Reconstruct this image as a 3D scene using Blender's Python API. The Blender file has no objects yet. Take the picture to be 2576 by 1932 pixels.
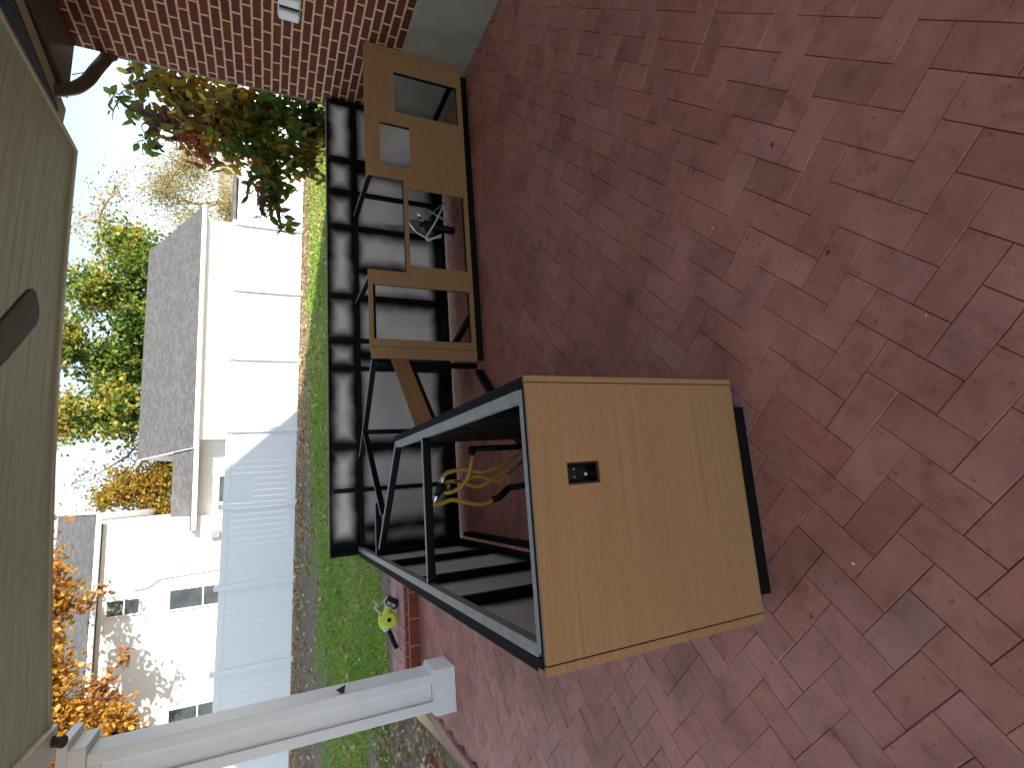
import bpy, bmesh, math, random
from mathutils import Vector, Matrix, noise
R = math.radians
random.seed(7)
S = bpy.context.scene
COL = S.collection

# ------------------------------------------------------------------ camera
CAM = Vector((-0.2978, -1.3444, 1.5903))
yaw, pitch, roll = 0.1991, 0.4411, -0.0132
fwd = Vector((math.sin(yaw)*math.cos(pitch), math.cos(yaw)*math.cos(pitch), -math.sin(pitch)))
rgt = Vector((math.cos(yaw), -math.sin(yaw), 0)); dwn = fwd.cross(rgt)
r2 = rgt*math.cos(roll)+dwn*math.sin(roll); d2 = dwn*math.cos(roll)-rgt*math.sin(roll)
cd = bpy.data.cameras.new('camera'); cam = bpy.data.objects.new('camera', cd); COL.objects.link(cam)
cam.matrix_world = Matrix(((d2.x, r2.x, -fwd.x, CAM.x), (d2.y, r2.y, -fwd.y, CAM.y), (d2.z, r2.z, -fwd.z, CAM.z), (0, 0, 0, 1)))
cd.sensor_fit = 'HORIZONTAL'; cd.sensor_width = 36; cd.lens = 1304.5/2576*36
cd.clip_start = 0.05; cd.clip_end = 600
S.camera = cam

# ------------------------------------------------------------------ light
SUN_EL, SUN_AZ = 18.5, 131.0          # azimuth clockwise from +Y: behind and to the right of the camera
w = bpy.data.worlds.new('World'); S.world = w; w.use_nodes = True
wn = w.node_tree.nodes; wl = w.node_tree.links
bg = wn['Background']; sky = wn.new('ShaderNodeTexSky'); sky.sky_type = 'NISHITA'; sky.sun_disc = False
sky.sun_elevation = R(SUN_EL); sky.sun_rotation = R(SUN_AZ); sky.air_density = 1.0; sky.dust_density = .1; sky.ozone_density = 1.0
hs_ = wn.new('ShaderNodeHueSaturation'); hs_.inputs['Saturation'].default_value = .74      # thin high cloud
wl.new(sky.outputs[0], hs_.inputs['Color']); wl.new(hs_.outputs[0], bg.inputs[0]); bg.inputs[1].default_value = 0.067
sd = bpy.data.lights.new('sun', 'SUN'); sun = bpy.data.objects.new('sun', sd); COL.objects.link(sun)
sd.energy = 2.8; sd.angle = R(0.5); sd.color = (1.0, 0.93, 0.82)
tos = Vector((math.sin(R(SUN_AZ))*math.cos(R(SUN_EL)), math.cos(R(SUN_AZ))*math.cos(R(SUN_EL)), math.sin(R(SUN_EL))))
sun.rotation_euler = tos.to_track_quat('Z', 'Y').to_euler(); sun.location = tos*40
S.view_settings.view_transform = 'Standard'; S.view_settings.look = 'None'; S.view_settings.gamma = 1
S.view_settings.exposure = 2.45
S.cycles.max_bounces = 10; S.cycles.diffuse_bounces = 6

# ------------------------------------------------------------------ helpers
class MB:
    def __init__(s): s.v = []; s.f = []; s.c = []; s.cur = None; s.sm = False
    def vert(s, p): s.v.append(tuple(p)); return len(s.v)-1
    def face(s, idx, col=None): s.f.append(tuple(idx)); s.c.append(col or s.cur)
    def poly(s, pts, col=None): s.face([s.vert(p) for p in pts], col)
    def hexa(s, p, col=None):
        b = len(s.v); s.v += [tuple(q) for q in p]
        for q in ((0,3,2,1),(4,5,6,7),(0,1,5,4),(1,2,6,5),(2,3,7,6),(3,0,4,7)): s.face([b+i for i in q], col)
    def box(s, x0, x1, y0, y1, z0, z1, col=None):
        s.hexa([(x0,y0,z0),(x1,y0,z0),(x1,y1,z0),(x0,y1,z0),(x0,y0,z1),(x1,y0,z1),(x1,y1,z1),(x0,y1,z1)], col)
    def beam(s, a, b, wd, h, up=(0,0,1), col=None):       # a,b centre line, wd across, h along up
        a, b, u = Vector(a), Vector(b), Vector(up); d = (b-a).normalized(); x = d.cross(u).normalized(); u = x.cross(d)
        o = [(-1,-1),(1,-1),(1,1),(-1,1)]
        s.hexa([a+x*i*wd/2+u*j*h/2 for i,j in o]+[b+x*i*wd/2+u*j*h/2 for i,j in o], col)
    def tube(s, pts, rad, n=8, cap=True, col=None):
        pts = [Vector(p) for p in pts]; m = len(pts)
        rads = rad if isinstance(rad, (list, tuple)) else [rad]*m
        rings = []; t0 = (pts[1]-pts[0]).normalized()
        u = t0.cross(Vector((0,0,1)));  u = u if u.length > .05 else t0.cross(Vector((0,1,0))); u.normalize()
        for i, p in enumerate(pts):
            t = (pts[min(i+1,m-1)]-pts[max(i-1,0)]).normalized()
            u = (u-t*u.dot(t)).normalized(); v = t.cross(u)
            rings.append([s.vert(p+(u*math.cos(2*math.pi*k/n)+v*math.sin(2*math.pi*k/n))*rads[i]) for k in range(n)])
        for i in range(m-1):
            for k in range(n): s.face((rings[i][k], rings[i][(k+1)%n], rings[i+1][(k+1)%n], rings[i+1][k]), col)
        if cap: s.face(rings[0][::-1], col); s.face(rings[-1], col)
    def lathe(s, c, axis, prof, n=24, col=None):           # prof: (distance along axis, radius)
        c, ax = Vector(c), Vector(axis).normalized(); u = ax.orthogonal().normalized(); v = ax.cross(u); R_ = []
        for d, r in prof: R_.append([s.vert(c+ax*d+(u*math.cos(2*math.pi*k/n)+v*math.sin(2*math.pi*k/n))*r) for k in range(n)])
        for i in range(len(prof)-1):
            for k in range(n): s.face((R_[i][k], R_[i][(k+1)%n], R_[i+1][(k+1)%n], R_[i+1][k]), col)
        s.face(R_[0][::-1], col); s.face(R_[-1], col)
    def panel(s, us, vs, holes, fn, col=None):            # slab with openings; fn(u,v,k) -> point, k = 0 front / 1 back
        U = sorted(set(list(us)+[h[0] for h in holes]+[h[1] for h in holes])); V = sorted(set(list(vs)+[h[2] for h in holes]+[h[3] for h in holes]))
        idx = {}
        def g(i, j, k):
            if (i,j,k) not in idx: idx[(i,j,k)] = s.vert(fn(U[i], V[j], k))
            return idx[(i,j,k)]
        def full(i, j):
            if i < 0 or j < 0 or i >= len(U)-1 or j >= len(V)-1: return False
            cu, cv = (U[i]+U[i+1])/2, (V[j]+V[j+1])/2
            return not any(h[0] < cu < h[1] and h[2] < cv < h[3] for h in holes)
        for i in range(len(U)-1):
            for j in range(len(V)-1):
                if not full(i, j): continue
                s.face((g(i,j,0), g(i+1,j,0), g(i+1,j+1,0), g(i,j+1,0)), col); s.face((g(i,j,1), g(i,j+1,1), g(i+1,j+1,1), g(i+1,j,1)), col)
                if not full(i-1,j): s.face((g(i,j,0), g(i,j+1,0), g(i,j+1,1), g(i,j,1)), col)
                if not full(i+1,j): s.face((g(i+1,j,0), g(i+1,j,1), g(i+1,j+1,1), g(i+1,j+1,0)), col)
                if not full(i,j-1): s.face((g(i,j,0), g(i,j,1), g(i+1,j,1), g(i+1,j,0)), col)
                if not full(i,j+1): s.face((g(i,j+1,0), g(i+1,j+1,0), g(i+1,j+1,1), g(i,j+1,1)), col)
    def build(s, name, mat, parent=None, bevel=0, smooth=False, fix=True):
        me = bpy.data.meshes.new(name); me.from_pydata(s.v, [], s.f)
        if any(c is not None for c in s.c):
            at = me.color_attributes.new('Col', 'FLOAT_COLOR', 'CORNER'); buf = []
            for f, c in zip(s.f, s.c):
                c = c or (1,1,1); buf += [c[0], c[1], c[2], 1.0]*len(f)
            at.data.foreach_set('color', buf)
        if fix:
            bm = bmesh.new(); bm.from_mesh(me); bmesh.ops.recalc_face_normals(bm, faces=bm.faces); bm.to_mesh(me); bm.free()
        if smooth: me.polygons.foreach_set('use_smooth', [True]*len(me.polygons))
        me.materials.append(mat); o = bpy.data.objects.new(name, me); COL.objects.link(o)
        if parent:
            o.parent = parent
            if parent.type == 'EMPTY': o.location = -parent.location
        if bevel:
            b = o.modifiers.new('bevel', 'BEVEL'); b.width = bevel; b.segments = 2; b.limit_method = 'ANGLE'; b.angle_limit = R(40)
        return o

def tag(o, label, cat, group=None):
    o['label'] = label; o['category'] = cat
    if group: o['group'] = group
    return o
def thing(name, label, cat, loc=(0,0,0), group=None):
    o = bpy.data.objects.new(name, None); COL.objects.link(o); o.location = loc; o.empty_display_size = .2
    return tag(o, label, cat, group)
def setting(o, kind='structure'): o['kind'] = kind; return o
def spline(P, n=8):
    P = [Vector(p) for p in P]; Q = [P[0]*2-P[1]]+P+[P[-1]*2-P[-2]]; out = []
    for i in range(1, len(Q)-2):
        a, b, c, d = Q[i-1:i+3]
        for k in range(n):
            t = k/n; out.append(.5*((2*b)+(c-a)*t+(2*a-5*b+4*c-d)*t*t+(3*b-a-3*c+d)*t**3))
    return out+[P[-1]]
def ss(a, b, x): t = min(1, max(0, (x-a)/(b-a))); return t*t*(3-2*t)
def fbm(x, y, z=0): return noise.fractal(Vector((x, y, z)), 1.0, 2.0, 4)

# ------------------------------------------------------------------ materials
class Mat:
    def __init__(s, name, rough=.6, spec=.5, metal=0):
        s.m = bpy.data.materials.new(name); s.m.use_nodes = True; s.n = s.m.node_tree.nodes; s.l = s.m.node_tree.links
        s.p = s.n['Principled BSDF']; s.p.inputs['Roughness'].default_value = rough; s.p.inputs['Specular IOR Level'].default_value = spec; s.p.inputs['Metallic'].default_value = metal
    def new(s, t, **k):
        n = s.n.new(t)
        for a, b in k.items(): setattr(n, a, b)
        return n
    def col(s, c): s.p.inputs['Base Color'].default_value = (*c, 1); return s
    def coord(s, scale=(1,1,1), rot=(0,0,0), kind='Object', loc=(0,0,0)):
        t = s.new('ShaderNodeTexCoord'); m = s.new('ShaderNodeMapping'); m.inputs['Scale'].default_value = scale; m.inputs['Rotation'].default_value = rot; m.inputs['Location'].default_value = loc
        s.l.new(t.outputs[kind], m.inputs[0]); return m.outputs[0]
    def noise(s, vec, scale, detail=4, rough=.55, dist=0):
        n = s.new('ShaderNodeTexNoise'); n.inputs['Scale'].default_value = scale; n.inputs['Detail'].default_value = detail; n.inputs['Roughness'].default_value = rough; n.inputs['Distortion'].default_value = dist
        s.l.new(vec, n.inputs['Vector']); return n.outputs['Fac']
    def ramp(s, fac, stops):
        r = s.new('ShaderNodeValToRGB'); e = r.color_ramp.elements
        while len(e) < len(stops): e.new(.5)
        for q, (p, c) in zip(e, stops):
            q.position = p; q.color = (*c, 1) if not isinstance(c, (int, float)) else (c, c, c, 1)
        s.l.new(fac, r.inputs[0]); return r.outputs[0]
    def mix(s, fac, a, b, mode='MIX'):
        m = s.new('ShaderNodeMix', data_type='RGBA', blend_type=mode)
        for i, x in ((0, fac), (6, a), (7, b)):
            if isinstance(x, (int, float)): m.inputs[i].default_value = x
            elif isinstance(x, tuple): m.inputs[i].default_value = (*x, 1)
            else: s.l.new(x, m.inputs[i])
        return m.outputs[2]
    def attr(s, name='Col'): a = s.new('ShaderNodeAttribute', attribute_name=name); return a.outputs['Color']
    def base(s, o): s.l.new(o, s.p.inputs['Base Color']); return s
    def rgh(s, o): s.l.new(o, s.p.inputs['Roughness']); return s
    def bump(s, h, strength=.3, dist=.005):
        b = s.new('ShaderNodeBump'); b.inputs['Strength'].default_value = strength; b.inputs['Distance'].default_value = dist
        s.l.new(h, b.inputs['Height']); s.l.new(b.outputs[0], s.p.inputs['Normal']); return s

def mottled(name, c, amt=.18, scale=9, rough=.6, spec=.5, metal=0, bump=.08, fine=90):
    m = Mat(name, rough, spec, metal); v = m.coord()
    a = m.noise(v, scale, 5); lo = tuple(x*(1-amt) for x in c); hi = tuple(min(1, x*(1+amt)) for x in c)
    m.base(m.ramp(a, [(.3, lo), (.7, hi)])); m.bump(m.noise(v, fine, 3), bump, .002)
    m.rgh(m.ramp(a, [(.3, max(.05, rough-.07)), (.7, min(1, rough+.07))])); return m

M = {}
# tan wood-grain panel board: fine horizontal grain
def tan_mat(name, axis):
    m = Mat(name, .5, .35); sc = {'x': (1.6, 60, 130), 'd': (1.6, 1.6, 130)}[axis]
    v = m.coord(sc); g = m.noise(v, 1.0, 6, .6, .4); v2 = m.coord((.7, 9, 14)); h = m.noise(v2, 1.4, 4, .55, .8)
    c = m.ramp(g, [(.3, (.245, .128, .055)), (.5, (.305, .163, .071)), (.72, (.345, .190, .088))])
    m.base(m.mix(.12, c, m.ramp(h, [(.3, (.25, .135, .060)), (.7, (.33, .185, .088))]))); m.bump(g, .22, .0012); return m.m
M['tan'] = tan_mat('tan_woodgrain_board', 'x'); M['tan_d'] = tan_mat('tan_woodgrain_strip', 'd')
M['black'] = mottled('black_painted_steel', (.004, .0036, .0042), .3, 12, .55, .13, 0, .05).m
M['steel'] = mottled('bare_galvanised_steel', (.30, .29, .275), .2, 14, .5, .4, .3, .05).m
M['edge'] = mottled('grey_board_edge', (.22, .20, .18), .35, 40, .8).m
M['blackedge'] = mottled('black_board_edge', (.006, .0056, .0065), .5, 30, .8, .12).m
# cement board with black overspray (mask comes from the mesh: where the paint went)
m = Mat('cement_board_oversprayed', .8, .3); v = m.coord(); n = m.noise(v, 5, 4)
m.base(m.mix(m.attr(), m.ramp(n, [(.3, (.68, .635, .60)), (.7, (.76, .71, .675))]), (.003, .0028, .003))); m.p.inputs['Specular IOR Level'].default_value = .15; m.bump(m.noise(v, 60, 3), .06, .002); M['board'] = m.m
# paving bricks: per-brick colour plus stains
m = Mat('patio_brick', .62, .35); v = m.coord()
n1 = m.noise(v, 2.3, 5, .6, .3); n2 = m.noise(v, 17, 5, .65); n3 = m.noise(v, 120, 3, .7)
c = m.mix(.5, m.attr(), m.mix(1.0, m.attr(), m.ramp(n2, [(.3, (.68, .64, .62)), (.52, (1, 1, 1)), (.78, (1.2, 1.18, 1.17))]), 'MULTIPLY'))
c = m.mix(.55, c, m.ramp(m.noise(m.coord(loc=(11, 5, 0)), 7.5, 6, .68, .6), [(.34, (.60, .54, .50)), (.47, (1, 1, 1)), (.66, (1.12, 1.13, 1.15))]), 'MULTIPLY')
c = m.mix(1.0, c, m.ramp(n1, [(.28, (.70, .66, .64)), (.5, (1, 1, 1)), (.72, (1.14, 1.12, 1.12))]), 'MULTIPLY')
sp = m.ramp(m.noise(m.coord(loc=(3, 7, 0)), 46, 2, .5), [(.66, 0.0), (.74, .55)])
m.base(m.mix(sp, c, (.09, .045, .035))); m.bump(m.mix(.4, n2, n3), .2, .003); m.rgh(m.ramp(n2, [(.3, .5), (.7, .72)])); M['paver'] = m.m
M['joint'] = mottled('joint_sand', (.13, .062, .047), .4, 30, .95).m
def brick_mat(name, ax, bw, bh, mort, c1, c2, cm, offs=(0, 0), bias=0):
    m = Mat(name, .8, .25); t = m.new('ShaderNodeTexCoord'); sx = m.new('ShaderNodeSeparateXYZ'); cx = m.new('ShaderNodeCombineXYZ')
    m.l.new(t.outputs['Object'], sx.inputs[0])
    for i, (a, o) in enumerate(zip(ax, offs)):
        ad = m.new('ShaderNodeMath', operation='ADD'); ad.inputs[1].default_value = o; m.l.new(sx.outputs[a], ad.inputs[0]); m.l.new(ad.outputs[0], cx.inputs[i])
    wob = m.new('ShaderNodeTexNoise'); wob.inputs['Scale'].default_value = 26; m.l.new(t.outputs['Object'], wob.inputs['Vector'])
    vm = m.new('ShaderNodeVectorMath', operation='MULTIPLY_ADD'); vm.inputs[1].default_value = (.006, .006, 0); m.l.new(wob.outputs['Color'], vm.inputs[0]); m.l.new(cx.outputs[0], vm.inputs[2])
    b = m.new('ShaderNodeTexBrick'); b.inputs['Scale'].default_value = 1; b.inputs['Brick Width'].default_value = bw; b.inputs['Row Height'].default_value = bh
    b.inputs['Mortar Size'].default_value = mort; b.inputs['Mortar Smooth'].default_value = .15; b.inputs['Bias'].default_value = bias
    b.inputs['Color1'].default_value = (*c1, 1); b.inputs['Color2'].default_value = (*c2, 1); b.inputs['Mortar'].default_value = (*cm, 1); m.l.new(vm.outputs[0], b.inputs['Vector'])
    n = m.noise(t.outputs['Object'], 40, 5, .65)
    m.base(m.mix(1.0, b.outputs['Color'], m.ramp(n, [(.25, (.72, .7, .7)), (.75, (1.25, 1.25, 1.25))]), 'MULTIPLY'))
    inv = m.new('ShaderNodeMath', operation='SUBTRACT'); inv.inputs[0].default_value = 1; m.l.new(b.outputs['Fac'], inv.inputs[1])
    ad = m.new('ShaderNodeMath', operation='MULTIPLY_ADD'); ad.inputs[1].default_value = .25; m.l.new(n, ad.inputs[0]); m.l.new(inv.outputs[0], ad.inputs[2])
    m.bump(ad.outputs[0], .7, .006); return m.m
M['brick'] = brick_mat('red_house_brick', (1, 2), .205, .0722, .0085, (.135, .027, .014), (.088, .019, .011), (.56, .39, .23), (.03, -.58+.0722*9))
M['brick_end'] = brick_mat('red_house_brick_return', (0, 2), .205, .0722, .0085, (.135, .027, .014), (.088, .019, .011), (.56, .39, .23), (.03, -.58+.0722*9))
M['concrete'] = mottled('foundation_concrete', (.30, .27, .21), .14, 4, .85, .3, 0, .25, 60).m
M['slab'] = mottled('pale_bounce_slab', (.55, .50, .43), .12, 2, .85, .3, 0, .2, 60).m
M['white'] = mottled('white_painted_trim', (.74, .73, .75), .04, 3, .42, .45, 0, .03).m
M['vinyl'] = mottled('white_vinyl', (.80, .80, .82), .03, 2, .38, .5, 0, .02).m
# ceiling boards, grain along X
m = Mat('greyed_ceiling_board', .55, .3); g = m.noise(m.coord((.55, 22, 22)), 2.0, 6, .62, .5); g2 = m.noise(m.coord((2.2, 70, 30)), 2.0, 4, .6)
c = m.ramp(g, [(.28, (.40, .455, .36)), (.45, (.53, .59, .475)), (.62, (.62, .68, .56)), (.8, (.69, .74, .63))])
m.base(m.mix(.4, c, m.mix(1.0, c, m.ramp(g2, [(.32, (.45, .44, .42)), (.5, (1, 1, 1)), (.7, (1.12, 1.12, 1.12))]), 'MULTIPLY'))); m.bump(g2, .12, .001); M['ceiling'] = m.m
M['beige'] = mottled('beige_gutter_metal', (.52, .49, .38), .05, 4, .4, .5, 0, .02).m
M['brown'] = mottled('brown_painted_metal', (.10, .072, .058), .1, 6, .45).m
M['darkwood'] = mottled('dark_eave_wood', (.05, .038, .03), .3, 8, .8).m
M['fanwood'] = mottled('brown_fan_blade', (.055, .04, .03), .14, 6, .55, .2).m
M['nickel'] = mottled('brushed_nickel', (.45, .40, .35), .08, 20, .35, .5, .8).m
m = Mat('lawn_soil', .95, .2); v = m.coord(); n = m.noise(v, 1.1, 6, .6); n2 = m.noise(v, 24, 5, .7)
dirt = m.ramp(n2, [(.3, (.11, .08, .055)), (.5, (.22, .165, .115)), (.72, (.36, .275, .20))])
grass = m.ramp(n2, [(.3, (.08, .16, .016)), (.55, (.15, .28, .025)), (.75, (.24, .33, .055))])
m.base(m.mix(m.attr(), grass, dirt)); m.bump(n2, .5, .02); M['lawn'] = m.m
def leaf_mat(name, trans=.4, rough=.5):
    m = Mat(name, rough, .35); a = m.attr(); m.base(a); t = m.new('ShaderNodeBsdfTranslucent'); m.l.new(a, t.inputs['Color'])
    mx = m.new('ShaderNodeMixShader'); mx.inputs[0].default_value = trans; m.l.new(m.p.outputs[0], mx.inputs[1]); m.l.new(t.outputs[0], mx.inputs[2])
    m.l.new(mx.outputs[0], m.n['Material Output'].inputs[0]); return m.m
M['leaf'] = leaf_mat('leaf', .55); M['grass'] = leaf_mat('grass_blade', .35, .55); M['dryleaf'] = leaf_mat('fallen_leaf', .2, .7)
M['bark'] = mottled('bark', (.085, .062, .045), .4, 25, .9, .2, 0, .5, 50).m
M['palebark'] = mottled('pale_bark', (.30, .235, .16), .3, 25, .9, .2, 0, .4, 50).m
m = Mat('grey_roof_shingle', .9, .2); t = m.coord(); b = m.new('ShaderNodeTexBrick'); b.inputs['Scale'].default_value = 1; b.inputs['Brick Width'].default_value = .17; b.inputs['Row Height'].default_value = .15
b.inputs['Mortar Size'].default_value = .004; b.inputs['Color1'].default_value = (.075, .075, .077, 1); b.inputs['Color2'].default_value = (.15, .148, .147, 1); b.inputs['Mortar'].default_value = (.05, .05, .05, 1); b.inputs['Bias'].default_value = -.25
m.l.new(t, b.inputs['Vector']); m.base(m.mix(.38, b.outputs['Color'], m.ramp(m.noise(t, 9, 5, .7), [(.3, (.082, .081, .081)), (.7, (.115, .113, .111))]))); M['shingle'] = m.m
m = Mat('white_lap_siding', .5, .4); t = m.new('ShaderNodeTexCoord'); sx = m.new('ShaderNodeSeparateXYZ'); m.l.new(t.outputs['Object'], sx.inputs[0])
fr = m.new('ShaderNodeMath', operation='MULTIPLY'); fr.inputs[1].default_value = 1/.11; m.l.new(sx.outputs[2], fr.inputs[0]); f2 = m.new('ShaderNodeMath', operation='FRACT'); m.l.new(fr.outputs[0], f2.inputs[0])
m.base(m.ramp(m.noise(t.outputs['Object'], .6, 4), [(.3, (.78, .77, .74)), (.7, (.82, .81, .79))])); m.bump(f2.outputs[0], .5, .012); M['siding'] = m.m
m = Mat('window_glass', .06, .8); m.base(m.ramp(m.noise(m.coord(), 2.2, 3), [(.35, (.012, .014, .016)), (.7, (.04, .045, .045))])); M['glass'] = m.m
M['curtain'] = mottled('pale_curtain', (.12, .14, .115), .1, 8, .9).m
M['yellow'] = mottled('lime_yellow_plastic', (.62, .70, .045), .06, 8, .4, .5, 0, .03).m
M['cream'] = mottled('pale_grey_plastic', (.55, .56, .45), .06, 8, .45).m
M['plastic'] = mottled('black_plastic', (.005, .0045, .005), .2, 20, .45, .25).m
M['greyplastic'] = mottled('grey_plastic', (.22, .22, .23), .12, 20, .45).m
M['hose'] = mottled('yellow_gas_hose', (.80, .46, .075), .12, 20, .38).m
M['whitepipe'] = mottled('white_water_line', (.62, .60, .54), .06, 20, .4).m
M['brass'] = mottled('plated_fitting', (.62, .58, .52), .1, 30, .28, .5, .9).m
M['red'] = mottled('red_valve_handle', (.30, .03, .015), .1, 20, .5).m
M['redbrick'] = mottled('border_brick_face', (.23, .058, .032), .3, 26, .85, .25, 0, .35, 70).m
M['capbrick'] = mottled('border_brick_cap', (.44, .235, .185), .16, 14, .85, .25, 0, .3, 70).m
M['mortar'] = mottled('pink_mortar', (.52, .33, .25), .15, 30, .9).m
M['tanwall'] = mottled('tan_stucco', (.35, .27, .17), .15, 3, .9).m
M['hill'] = mottled('dry_hillside', (.34, .27, .18), .25, .5, .95).m

# ------------------------------------------------------------------ ground, patio, lawn
g = MB(); g.poly([(-250,-250,-.13),(250,-250,-.13),(250,3,-.13),(-250,3,-.13)])
setting(g.build('ground', M['hill']))
g = MB(); g.box(-9, 12, -26, -3.22, -.128, -.012); setting(g.build('bounce_slab', M['slab']))  # unseen pale slab added behind the camera to bounce sunlight under the roof
def lawn_z(x, y):
    zl = .16+.64*ss(5.2, 14.5, y)-.021*(x-1)*ss(5, 14, y)+max(0, y-14.5)*.012
    if x < -2.5: zl = zl*ss(2.6, 6.8, y+(-2.5-x)*.05)*(1 if y > 6.8 else 1)
    k = ss(-2.75, -2.45, x); zb = .16+.64*ss(5.2, 14.5, y)-.021*(x-1)*ss(5, 14, y)+max(0, y-14.5)*.012
    return (zl*(1-k)+zb*k if x < -2.45 else zb)+.018*fbm(x*1.3, y*1.3)
def dirt_k(x, y):
    n = fbm(x*.9, y*.9)*.9+fbm(x*4, y*4, 3)*.5
    k = ss(-.5, .5, (y-(12.6-.30*max(0, 4-x)))*.75+n)                # leafy bare strip along the fence
    k = max(k, ss(-.3, .5, (6.1-y)*1.2+n-.15))*1.0                       # strip of earth behind the border wall
    if x < -2.4: k = max(k, ss(-.2, .5, (6.3-y)*.7+n))
    return min(1, max(0, k+.12+.35*max(0, fbm(x*.6+9, y*.6))))
g = MB(); xs = [-40,-25,-16]+[-12+.25*i for i in range(105)]+[17,22,30,45]; ys = [2.0,2.5]+[3+.2*i for i in range(62)]+[16,18,22,30,45,70,110]
gi = {}
for i, x in enumerate(xs):
    for j, y in enumerate(ys): gi[i,j] = g.vert((x, y, lawn_z(x, y)))
cols = {k: dirt_k(g.v[v][0], g.v[v][1]) for k, v in gi.items()}
vc = {gi[k]: c for k, c in cols.items()}
for i in range(len(xs)-1):
    for j in range(len(ys)-1):
        if ys[j+1] < 5.45 and xs[i] > -2.71: continue
        if ys[j+1] < 5.45 and xs[i+1] > -2.70: continue
        g.face((gi[i,j], gi[i+1,j], gi[i+1,j+1], gi[i,j+1]), (1,1,1))
lawn = g.build('lawn', M['lawn'], smooth=True); setting(lawn)
at = lawn.data.color_attributes['Col']
for lp in lawn.data.loops: c = vc[lp.vertex_index]; at.data[lp.index].color = (c, c, c, 1)

# patio: individual herringbone bricks on a sand bed
g = MB(); g.box(-2.62, 3.37, -7, 4.80, -.11, -.012); patio_bed = setting(g.build('patio_bed', M['joint']))
g = MB(); u_ = .108; ang = R(44.8); ca, sa = math.cos(ang), math.sin(ang); gap = .0006; rnd = random.Random(5)
def in_patio(x, y): return -2.68 < x < 3.44 and -3.2 < y < 4.87
pal = [((.335,.130,.092),7), ((.320,.121,.084),6), ((.348,.141,.101),4), ((.326,.136,.099),4), ((.335,.124,.082),.35), ((.305,.145,.115),.12), ((.350,.146,.098),2), ((.290,.116,.082),1.2)]
ptot = sum(p[1] for p in pal)
def brick_col(cx, cy):
    r = rnd.random()*ptot
    for c, wt in pal:
        r -= wt
        if r <= 0: break
    k = 1.36*rnd.uniform(.95, 1.05)*(1+.14*fbm(cx*.8, cy*.8)); return tuple(x*k for x in c)
for i in range(-90, 90):
    for j in range(-90, 90):
        mm = (i+j) % 4
        if mm == 0: a0, a1, b0, b1 = i, i+2, j, j+1
        elif mm == 2: a0, a1, b0, b1 = i, i+1, j, j+2
        else: continue
        a0, a1, b0, b1 = [(q+o)*u_ for q, o in ((a0,-.27),(a1,-.27),(b0,-.48),(b1,-.48))]
        cx, cy = (a0+a1)/2*ca-(b0+b1)/2*sa, (a0+a1)/2*sa+(b0+b1)/2*ca
        if not in_patio(cx, cy): continue
        gap = .0001+.0011*rnd.random()**3; a0 += gap; a1 -= gap; b0 += gap; b1 -= gap
        dz = rnd.gauss(0, .0008); tx, ty = rnd.gauss(0, .006), rnd.gauss(0, .006); c = brick_col(cx, cy); ch = .0007+rnd.random()**2*.0032
        def P(a, b, z): x = a*ca-b*sa; y = a*sa+b*ca; return (min(3.352, max(-2.615, x)), min(4.796, y), z+dz+(x-cx)*tx+(y-cy)*ty)
        ring0 = [P(a0,b0,-.02),P(a1,b0,-.02),P(a1,b1,-.02),P(a0,b1,-.02)]; ring1 = [P(a0,b0,-.0035),P(a1,b0,-.0035),P(a1,b1,-.0035),P(a0,b1,-.0035)]
        ring2 = [P(a0+ch,b0+ch,0),P(a1-ch,b0+ch,0),P(a1-ch,b1-ch,0),P(a0+ch,b1-ch,0)]
        b = len(g.v); g.v += ring0+ring1+ring2
        for q in range(4):
            q2 = (q+1) % 4; g.face((b+q,b+q2,b+4+q2,b+4+q), c); g.face((b+4+q,b+4+q2,b+8+q2,b+8+q), tuple(x*.93 for x in c))
        g.face((b+8,b+9,b+10,b+11), c)
setting(g.build('patio', M['paver'], fix=False))

# ------------------------------------------------------------------ our brick house (right-hand wing and the block behind the camera)
WX = 3.365
H = thing('brick_house', 'red brick house with concrete foundation, beige gutter and brown downspout beside the patio', 'house', (WX+2, 0, 0))
g = MB(); g.box(WX, WX+.2, -5.6, 3.30, .58, 3.12); g.build('brick_wall', M['brick'], H)
g = MB(); g.box(WX+.2, 13, 3.10, 3.302, -.1, 3.12); g.box(WX+.003, WX+.2, 3.30, 3.303, .58, 3.12); g.build('return_wall', M['brick_end'], H)
g = MB(); g.box(WX-.006, WX+.22, -5.6, 3.306, -.1, .58); g.build('foundation', M['concrete'], H, bevel=.006)
g = MB()   # two-storey part of the house away to the right, and the roofs
g.box(8.6, 14.5, -5.6, 2.6, -.1, 6.6); g.poly([(8.6,2.61,6.6),(14.5,2.61,6.6),(11.4,2.61,10.0)]); g.build('upper_wall', M['siding'], H)
g = MB(); g.poly([(8.2,3.0,6.3),(11.4,3.0,10.2),(11.4,-6,10.2),(8.2,-6,6.3)]); g.poly([(14.9,3.0,6.3),(11.4,3.0,10.2),(11.4,-6,10.2),(14.9,-6,6.3)])
g.poly([(2.95,-5.8,3.16),(14.4,-5.8,3.16),(14.4,-1.2,4.8),(2.95,-1.2,4.8)]); g.poly([(2.95,3.42,3.16),(14.4,3.42,3.16),(14.4,-1.2,4.8),(2.95,-1.2,4.8)]); g.poly([(2.95,3.40,3.13),(14.4,3.40,3.13),(14.4,-5.8,3.13),(2.95,-5.8,3.13)]); g.poly([(2.98,-5.8,3.14),(2.98,3.4,3.14),(2.98,-1.2,4.75)])
g.build('roof', M['shingle'], H)
g = MB(); A, B = Vector((3.05, 1.2, 3.0)), Vector((2.635, 3.17, 3.0))
d = (B-A).normalized(); nx = Vector((d.y, -d.x, 0))
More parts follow.
